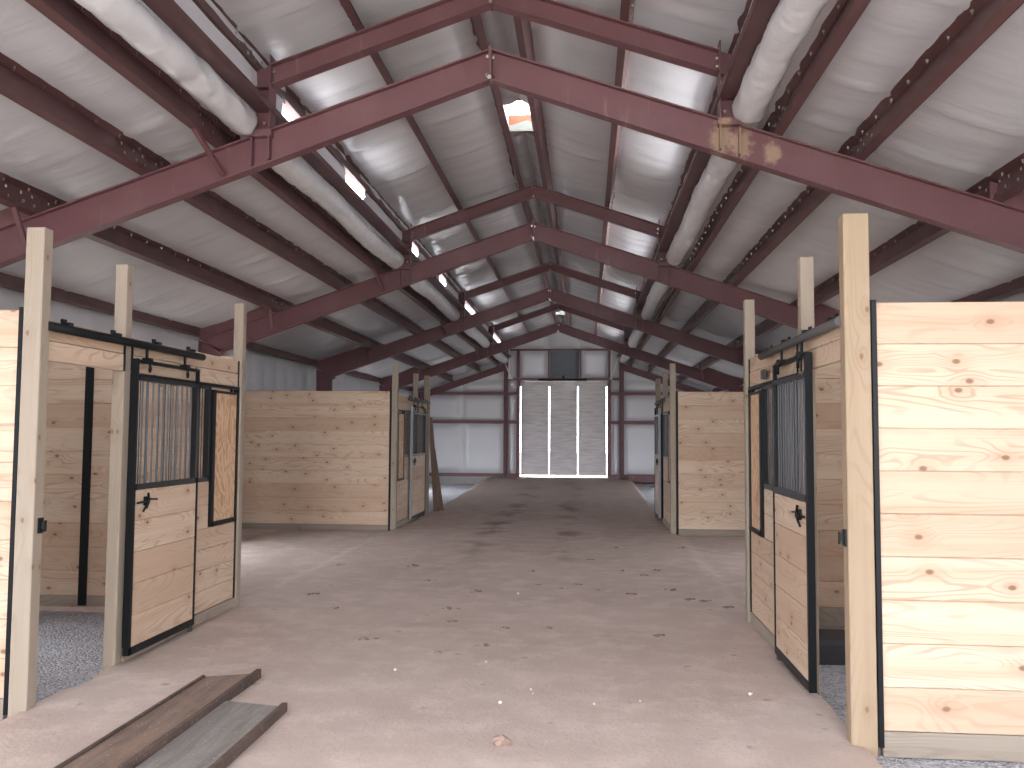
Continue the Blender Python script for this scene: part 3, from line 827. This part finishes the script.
def stall_front(side, X, ya, yb, near, names, mid, door, feed, grl, track, trackmat, near_door_edge):
    """side -1 left / +1 right of the aisle; ya-yb between the end posts; s = inward into the stall"""
    s = side                                        # +x is into the stall on the right
    where = names
    # header boards between the posts
    for (a, b, w) in ((ya, mid[0], 'a'), (mid[1], yb, 'b')):
        overdoor = (w == 'a') == near
        t = thing('header_board', 'pale pine header board %s of %s' % ('over the doorway' if overdoor else 'over the fixed grille', where), 'header board', (X, (a+b)/2, 2.03), 'header boards of the stalls')
        m = MB()
        m.cbox(X+s*.036, X+s*.074, a+.012, b-.012, 2.030, 2.150, .004); m.cbox(X+s*.038, X+s*.074, a+.012, b-.012, 2.153, 2.276, .004)
        m.build('boards', pine_y, t)
        for q, sg in ((a, 1), (b, -1)):
            m = MB(); m.box(X+s*.028, X+s*.080, q, q+sg*.015, 2.03, 2.27 if w == 'b' else 2.24); m.build('end_channel', black, t)
    # track
    t = thing('door_track', 'round %s steel sliding door track along the header of %s' % ('black' if trackmat is black else 'dusty dark', where), 'track', (X, (track[0]+track[1])/2, 2.2), 'sliding door tracks')
    m = MB(); m.tube([(X-s*.004, track[0], 2.232), (X-s*.004, track[1], 2.232)], .028, 14); m.build('rail', trackmat, t)
    for q in range(4):
        y = track[0] + (track[1]-track[0])*(.10+.27*q)
        m = MB(); m.box(X+s*.042, X-s*.014, y-.025, y+.025, 2.258, 2.278); m.box(X+s*.042, X+s*.030, y-.025, y+.025, 2.232, 2.30)
        m.build('bracket', black, t)
    # fixed panel
    lo, hi = (mid[1], yb) if near else (ya, mid[0])
    XA = X; X = X + s*.014                            # the fixed front sits behind the door
    t = thing('stall_front_panel', 'fixed stall front with black bar grille and plywood feed door, %s' % where, 'stall front', (X+s*.04, (lo+hi)/2, 0), 'fixed stall fronts')
    g0, g1 = grl; f0, f1 = feed
    m = MB()
    boards(m, X+s*.02, X+s*.056, min(lo,hi)+.012, max(lo,hi)-.012, .092, .785, 4)
    bl, bh = (lo+.012, f0-.028) if near else (f1+.028, hi-.012)
    boards(m, X+s*.02, X+s*.056, bl, bh, .787, 1.185, 2)
    m.build('boards', pine_y, t)
    m = MB(); m.cbox(X+s*.012, X+s*.058, lo+.005, hi-.005, -.06, .088, .004); m.build('base_board', base_wood_y, t)
    m = MB()
    m.box(X+s*.008, X+s*.062, lo, hi, 2.000, 2.026)                                        # top rail
    m.box(X+s*.008, X+s*.062, lo, lo+.012, .09, 2.01); m.box(X+s*.008, X+s*.062, hi-.012, hi, .09, 2.01)
    m.build('frame', black, t)
    m = MB()
    gl, gh = g0, g1
    m.box(X+s*.012, X+s*.060, gl, gh, 1.187, 1.222); m.box(X+s*.012, X+s*.060, gl, gh, 1.975, 2.0)
    m.box(X+s*.012, X+s*.060, gl, gl+.035, 1.2, 2.0); m.box(X+s*.012, X+s*.060, gh-.035, gh, 1.2, 2.0)
    grille(m, X+s*.036, gl+.03, gh-.03, 1.2, 1.99, 12, .0052)
    m.build('grille', black_bar, t)
    m = MB(); m.box(X+s*.016, X+s*.032, f0+.02, f1-.02, .83, 1.955)
    fd = m.build('feed_door', plywood, t)
    m = MB(); w = .03
    m.box(X-s*.004, X+s*.05, f0-.026, f0+w, .795, 1.975); m.box(X+s*.006, X+s*.05, f1-.016, f1+.01, .795, 1.975)
    m.box(X-s*.004, X+s*.05, f0-.02, f1, .795, .828); m.box(X+s*.006, X+s*.05, f0-.02, f1, 1.950, 1.972)
    m.box(X+s*.006, X+s*.03, (f0+f1)/2+.12, (f0+f1)/2+.135, 1.97, 2.0)
    m.build('feed_door_frame', black, fd)
    X = XA
    # sliding door
    d0, d1 = door
    XD = X - s*.012
    a0, a1 = XD-s*.022, XD+s*.022
    t = thing('sliding_door', 'sliding stall door with black bar grille over pine boards, %s' % where, 'sliding door', (XD, (d0+d1)/2, .07), 'sliding stall doors')
    m = MB(); boards(m, XD-s*.014, XD+s*.014, d0+.018, d1-.018, .095, 1.195, 5); m.build('boards', pine_y, t)
    nd, fd_ = (d0, d1) if near_door_edge else (d1, d0)
    sg = 1 if near_door_edge else -1
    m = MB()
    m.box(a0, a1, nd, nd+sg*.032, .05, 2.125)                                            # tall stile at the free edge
    o = m.build('stile', black if near else pale_sheen_steel, t)
    if not near: o['label'] = 'stile with its sheen painted light grey'
    m = MB(); m.box(a0, a1, fd_, fd_-sg*.020, .05, 2.0); m.box(a0+s*.008, a1-s*.008, fd_, fd_-sg*.022, 1.99, 2.118); m.build('stile', black, t)
    m = MB(); m.box(a0+s*.008, a1-s*.008, d0+.01, d1-.0, 2.098, 2.122); m.build('top_rail', black, t)
    m = MB(); m.box(a0, a1, d0+.005, d1-.005, .045, .095); m.build('bottom_rail', black, t)
    m = MB()
    i0, i1 = (d0+.05, d1-.015) if near_door_edge else (d0+.015, d1-.05)
    m.box(a0, a1, i0, i1, 1.192, 1.224); m.box(a0, a1, i0, i1, 1.972, 2.0)
    fe = i1 if near_door_edge else i0
    m.box(a0, a1, fe, fe-sg*.04, 1.2, 2.0)
    m.box(a0-s*.0, a0+s*.010, i0, i1, 1.224, 1.236)
    grille(m, XD, i0+(.0 if near_door_edge else .03), i1-(.03 if near_door_edge else 0), 1.2, 1.99, 11, .0066, 1)
    m.build('grille', [black_bar, grey_bar], t)
    for q in (.17, .76) if near_door_edge else (.24, .83):
        y = d0 + (d1-d0)*q
        m = MB()
        m.box(XD-.006, XD+.006, y-.012, y+.012, 2.11, 2.21); m.box(a0-s*.012, a1, y-.028, y+.028, 2.105, 2.140)
        m.tube([(XD-s*.026, y, 2.035), (XD-s*.026, y, 2.14)], .010, 8); m.tube([(XD-s*.032, y-.0, 2.06), (XD-s*.020, y, 2.06)], .018, 8)
        m.box(XD-s*.02, XD-s*.042, y-.05, y+.03, 2.10, 2.118)
        m.build('trolley', black, t)
    # latch with its crossed lever
    yl = nd + sg*.17; xl = a0 - s*.016
    m = MB()
    m.tube([(xl+s*.01, nd+sg*.05, 1.10), (xl, yl-sg*.03, 1.105), (xl-s*.008, yl+sg*.02, 1.120), (xl-s*.006, yl+sg*.13, 1.112)], .0075, 6)
    m.tube([(xl, yl-sg*.012, 1.055), (xl-s*.012, yl, 1.10), (xl, yl+sg*.012, 1.165)], .0085, 6)
    m.tube([(xl, yl-sg*.055, 1.035), (xl-s*.01, yl-sg*.02, 1.085)], .008, 6)
    m.box(a0+s*.002, a0-s*.014, yl-.022, yl+.022, 1.075, 1.14)
    m.build('latch', black, t)
    m = MB(); m.box(XD-s*.012, XD+s*.012, fd_-sg*.03-.02, fd_-sg*.03+.02, -.03, .05)
    m.build('floor_guide', dusty_black, t)

NL, NR, FL, FRn = 'near left stall', 'near right stall', 'far left stall', 'far right stall'
# ----- near left
post(XL-.114, XL, 4.80, 4.89, 2.815, 'tall wooden post at the front of the near left stall, beside its open doorway')
post(XL-.125, XL-.036, 5.80, 5.888, 2.79, 'wooden post behind the sliding door edge of the near left stall')
post(XL-.094, XL-.004, 7.80, 7.888, 2.82, 'wooden post at the back end of the near left stall, beside the plywood')
stall_front(-1, XL, 4.89, 7.80, True, NL, (5.80, 5.888), (5.845, 6.86), (7.245, 7.775), (5.93, 7.205), (4.87, 6.955), black, True)
partition(WL+.02, XL-.147, 4.815, 2.325, 'pale pine plank partition at left edge, beside the tall near post', [(XL-.142, XL-.116)])
partition(WL+.02, XL-.115, 7.86, 2.325, 'pine plank partition at the back of the near left stall, seen through its doorway', [(-4.77, -4.69), (XL-.112, XL-.09)])
# ----- near right
post(XR, XR+.136, 4.757, 4.850, 2.812, 'tall pale wooden post nearest on the right, beside the bright plank wall', post_wood_warm)
post(XR+.036, XR+.125, 5.85, 5.938, 2.80, 'wooden post rising behind the door track of the near right stall')
post(XR, XR+.088, 7.68, 7.765, 2.80, 'wooden post at the back end of the near right stall, beside the plywood')
stall_front(1, XR, 4.850, 7.68, True, NR, (5.85, 5.938), (5.47, 6.45), (7.13, 7.63), (5.98, 7.10), (4.83, 6.965), dusty_black, True)
partition(XR+.163, WR-.02, 4.765, 2.325, 'bright pine plank partition at the right edge, beside the tall pale post', [(XR+.140, XR+.166)], zbase=(-.02,.062))
partition(XR+.095, WR-.02, 7.73, 2.325, 'pine plank partition at back of the near right stall, seen past its door', zbase=(.02,.135))
m = MB(); m.box(XR+.036, XR-.01, 6.93, 6.96, 2.05, 2.12); m.box(XR-.006, XR-.012, 6.78, 6.96, 2.05, 2.12)
tag(m.build('door_stop', dusty_black, None, (XR, 6.9, 2.06)), 'small grey metal stop on the header of the near right stall', 'door stop')
for X, s, y, z, lb in ((XL, 1, 4.86, 1.05, 'small black latch catch on the near left post'), (XR, -1, 4.80, 1.06, 'small dark latch catch on the near right post')):
    m = MB(); m.box(X-s*.004, X+s*.012, y-.02, y+.02, z-.045, z+.045); m.box(X, X+s*.035, y-.008, y+.008, z-.02, z+.02); m.box(X+s*.03, X+s*.036, y-.012, y+.012, z-.035, z+.03)
    tag(m.build('latch_catch', black, None, (X, y, z)), lb, 'latch catch', 'latch catches on the near posts')
# ----- far left
post(XL-.095, XL, 14.45, 14.54, 2.79, 'wooden post at near end of the far left stall')
post(XL-.125, XL-.036, 16.38, 16.47, 2.77, 'middle wooden post rising behind the door track of the far left stall')
post(XL-.11, XL, 17.45, 17.55, 2.80, 'last wooden post of the far left stall, with boards leaning on it')
stall_front(-1, XL, 14.54, 17.45, False, FL, (16.38, 16.47), (15.62, 16.95), (14.64, 15.17), (15.21, 16.30), (15.42, 17.43), dusty_black, True)
partition(WL+.02, XL-.13, 14.465, 2.33, 'wide pine plank partition at the near end of the far left stall', [(XL-.13, XL-.10)])
partition(WL+.02, XL-.115, 17.50, 2.33, 'pine plank partition at the far end of the far left stall', [(XL-.135, XL-.112)])
# ----- far right
post(XR, XR+.09, 14.45, 14.54, 2.80, 'wooden post at near end of the far right stall')
post(XR+.036, XR+.125, 16.20, 16.29, 2.76, 'middle wooden post rising behind the door track of the far right stall')
post(XR, XR+.10, 17.40, 17.50, 2.74, 'last wooden post of the far right stall')
stall_front(1, XR, 14.54, 17.40, False, FRn, (16.20, 16.29), (16.42, 17.39), (14.66, 15.12), (15.16, 16.12), (15.7, 17.39), dusty_black, True)
partition(XR+.125, WR-.02, 14.465, 2.33, 'pine plank partition at the near end of the far right stall', [(XR+.095, XR+.127)], zbase=(-.02,.07))
partition(XR+.115, WR-.02, 17.45, 2.33, 'pine plank partition at the far end of the far right stall', [(XR+.103, XR+.13)])

# boards leaning against the last post on the left
for i, (x0, x1, yt, yb, zt, w, lb) in enumerate(((-3.18, -3.10, 17.57, 17.85, 1.95, .035, 'tall dark weathered board leaning on the last left post'),
                                         (-3.13, -3.03, 17.66, 18.02, 1.30, .035, 'shorter dark weathered board leaning beside the last left post'),
                                         (-3.10, -3.02, 17.95, 18.02, .42, .04, 'short pale upright plank standing beyond the last left post'))):
    m = MB(); zb = dirt_height((x0+x1)/2, yb)-.02
    vs = [(x0-.06, yt, zt), (x0+.02, yt, zt), (x1+.06, yb, zb), (x1-.06, yb, zb)]
    vs2 = [(x, y+w, z) for x, y, z in vs]
    m.add(vs+vs2, [(0,1,2,3),(7,6,5,4),(0,4,5,1),(1,5,6,2),(2,6,7,3),(3,7,4,0)])
    tag(m.build('leaning_board', lean_wood if i < 2 else post_wood, None, ((x0+x1)/2, yb, zb)), lb, 'board', 'boards by the last left post')

# dark slab inside the near right stall
m = MB(); m.blob(1.95, 6.95, -.02, .33, .32, .17, 3, 3, .06)
m2 = MB(); m2.cbox(XR+.12, 2.45, 6.62, 7.05, -.10, .10, .03)
tag(m2.build('grey_block', rubber, None, (1.9, 6.8, -.1)), 'dark grey block lying on the gravel inside the near right stall', 'block')

# ------------------------------------------------------------------ trough planks on the floor
def trough(xa, xb, ya_, y0a, yb_, y0b, mats, label, lips):
    """shallow plank with raised side strips; a = left side, b = right side; y0 near end, y far end"""
    t = thing('trough_plank', label, 'plank', ((xa+xb)/2, (ya_+y0a)/2, .005), 'shallow plank troughs on the aisle floor')
    def quad(m, pa, pb, pc, pd, z0, z1):
        vs = [(*pa,z0),(*pb,z0),(*pc,z0),(*pd,z0),(*pa,z1),(*pb,z1),(*pc,z1),(*pd,z1)]
        m.add(vs, [(3,2,1,0),(4,5,6,7),(0,1,5,4),(1,2,6,5),(2,3,7,6),(3,0,4,7)])
    m = MB(); quad(m, (xa,y0a), (xb,y0b), (xb,yb_-.03), (xa,ya_-.03), .008, .032); m.build('bed', mats[0], t)
    for w, x, y0, y1, h in lips:
        m = MB(); quad(m, (x-w/2,y0), (x+w/2,y0), (x+w/2,y1), (x-w/2,y1), .006, h); m.build('side_strip', mats[1], t)
    return t
trough(-2.45, -2.13, 5.50, 3.0, 5.62, 3.0, (plank_brown, plank_lip), 'long brown weathered trough plank with raised sides lying on aisle floor', [(.020, -2.45, 3.0, 5.46, .045), (.030, -2.13, 3.0, 5.58, .062)])
trough(-2.105, -1.74, 5.03, 3.0, 4.96, 3.0, (plank_grey, plank_lip), 'grey weathered trough plank lying on aisle floor against the longer brown plank', [(.030, -1.725, 3.0, 4.93, .055)])

# ------------------------------------------------------------------ stones and clods on the floor
def unproject(u, v):
    d = Vector(((u-512)/F_PX, 1, (384-v)/F_PX)); w = M.transposed() @ d
    k = -EYE/w.z
    return w.x*k, w.y*k
chips = [(533,694),(500,703),(594,704),(750,696),(395,671),(518,595),(86,668),(160,722),(118,741),(531,690),(640,703),(486,663)]
pch = None
for i, (u, v) in enumerate(chips):
    x, y = unproject(u, v)
    if pch is None:
        m = MB(); m.blob(x, y, .012, .016, .013, .011, 1, 1, .3); pch = m.build('stone_chip', chip_mat, None, (x, y, 0)); o = pch
    else:
        o = pch.copy(); C.objects.link(o)
    o.location = (x, y, dirt_height(x, y)); o.rotation_euler = (0, 0, R.uniform(0, 6)); k_ = R.uniform(.5, .9); o.scale = (k_, k_, k_)
    tag(o, 'tiny pale stone chip on the tan dirt floor', 'stone', 'pale stone chips on the aisle floor')
x, y = unproject(502, 745)
m = MB(); m.blob(x, y, .02, .045, .035, .026, 5, 2, .3)
o = m.build('dirt_lump', brown_clod, None, (x, y, 0)); o.location = (x, y, dirt_height(x,y)); tag(o, 'small light brown lump of earth at the bottom centre of the aisle', 'lump')
clods = [(413,566),(430,581),(313,594),(336,608),(451,609),(452,622),(476,592),(441,652),(631,594),(672,590),(706,602),(690,600),(656,570),(563,589),(578,584),(532,571),(600,590),(659,635),(484,646),(341,565),(728,608),(682,548),(624,571),(505,628),(548,628),(368,640),(590,560),(615,548),(540,585),(644,575)]
protos = []
for i in range(3):
    m = MB()
    for q in range(5 + i*2):
        m.blob(R.uniform(-.085,.085), R.uniform(-.05,.05), .008, R.uniform(.015,.04), R.uniform(.014,.03), R.uniform(.005,.010), i*5+q, 1, .35)
    protos.append(m)
made = {}
for i, (u, v) in enumerate(clods):
    x, y = unproject(u, v); q = i % 3
    if q not in made:
        o = protos[q].build('dirt_clod', clod_mat); made[q] = o
    else:
        o = made[q].copy(); C.objects.link(o)
    o.location = (x, y, dirt_height(x, y)); o.rotation_euler = (0, 0, R.uniform(-.7, .7))
    k_ = R.uniform(.45, .8)*(1.25 if i in (8, 0) else 1.0); o.scale = (k_, k_, k_)
    tag(o, 'dark crumbly clod on the tan dirt aisle floor', 'clod', 'dark clods on the aisle floor')

# ------------------------------------------------------------------ light: bright overcast daylight through the openings
w = bpy.data.worlds.new('overcast sky'); sc.world = w; w.use_nodes = True
bg = w.node_tree.nodes['Background']
bg.inputs[0].default_value = (.88, .92, 1.0, 1); bg.inputs[1].default_value = 5.0
sl = bpy.data.lights.new('sun', 'SUN'); sl.energy = 60.0; sl.angle = .01; sl.color = (1.0, .97, .94)
so = bpy.data.objects.new('sun', sl); C.objects.link(so); so.location = (0, -20, 30)
so.rotation_euler = Vector((0, .26, -.97)).to_track_quat('-Z', 'Y').to_euler()
def portal(name, loc, rot, sx, sy):
    l = bpy.data.lights.new(name, 'AREA'); l.shape = 'RECTANGLE'; l.size = sx; l.size_y = sy
    l.cycles.is_portal = True
    o = bpy.data.objects.new(name, l); C.objects.link(o); o.location = loc; o.rotation_euler = rot
    return o
portal('front_doorway_portal', (-.75, YF-.05, 2.65), (math.pi/2, 0, 0), 9.9, 5.5)      # faces +y (into the barn)

for sd, X in ((-1, WL-.11), (1, WR+.11)):
    for a, b in ADDED_SIDE_OPENINGS:
        portal('added_side_opening_portal', (X, (a+b)/2, .98), (math.pi/2, 0, sd*math.pi/2), b-a, 2.45)  # sky sampling at the added, unseen side openings

sc.cycles.max_bounces = 10; sc.cycles.diffuse_bounces = 7; sc.cycles.glossy_bounces = 4
sc.cycles.sample_clamp_indirect = 8
sc.view_settings.view_transform = 'Standard'; sc.view_settings.look = 'None'
sc.view_settings.exposure = 0.97; sc.view_settings.gamma = 1.0; sc.view_settings.use_curve_mapping = False
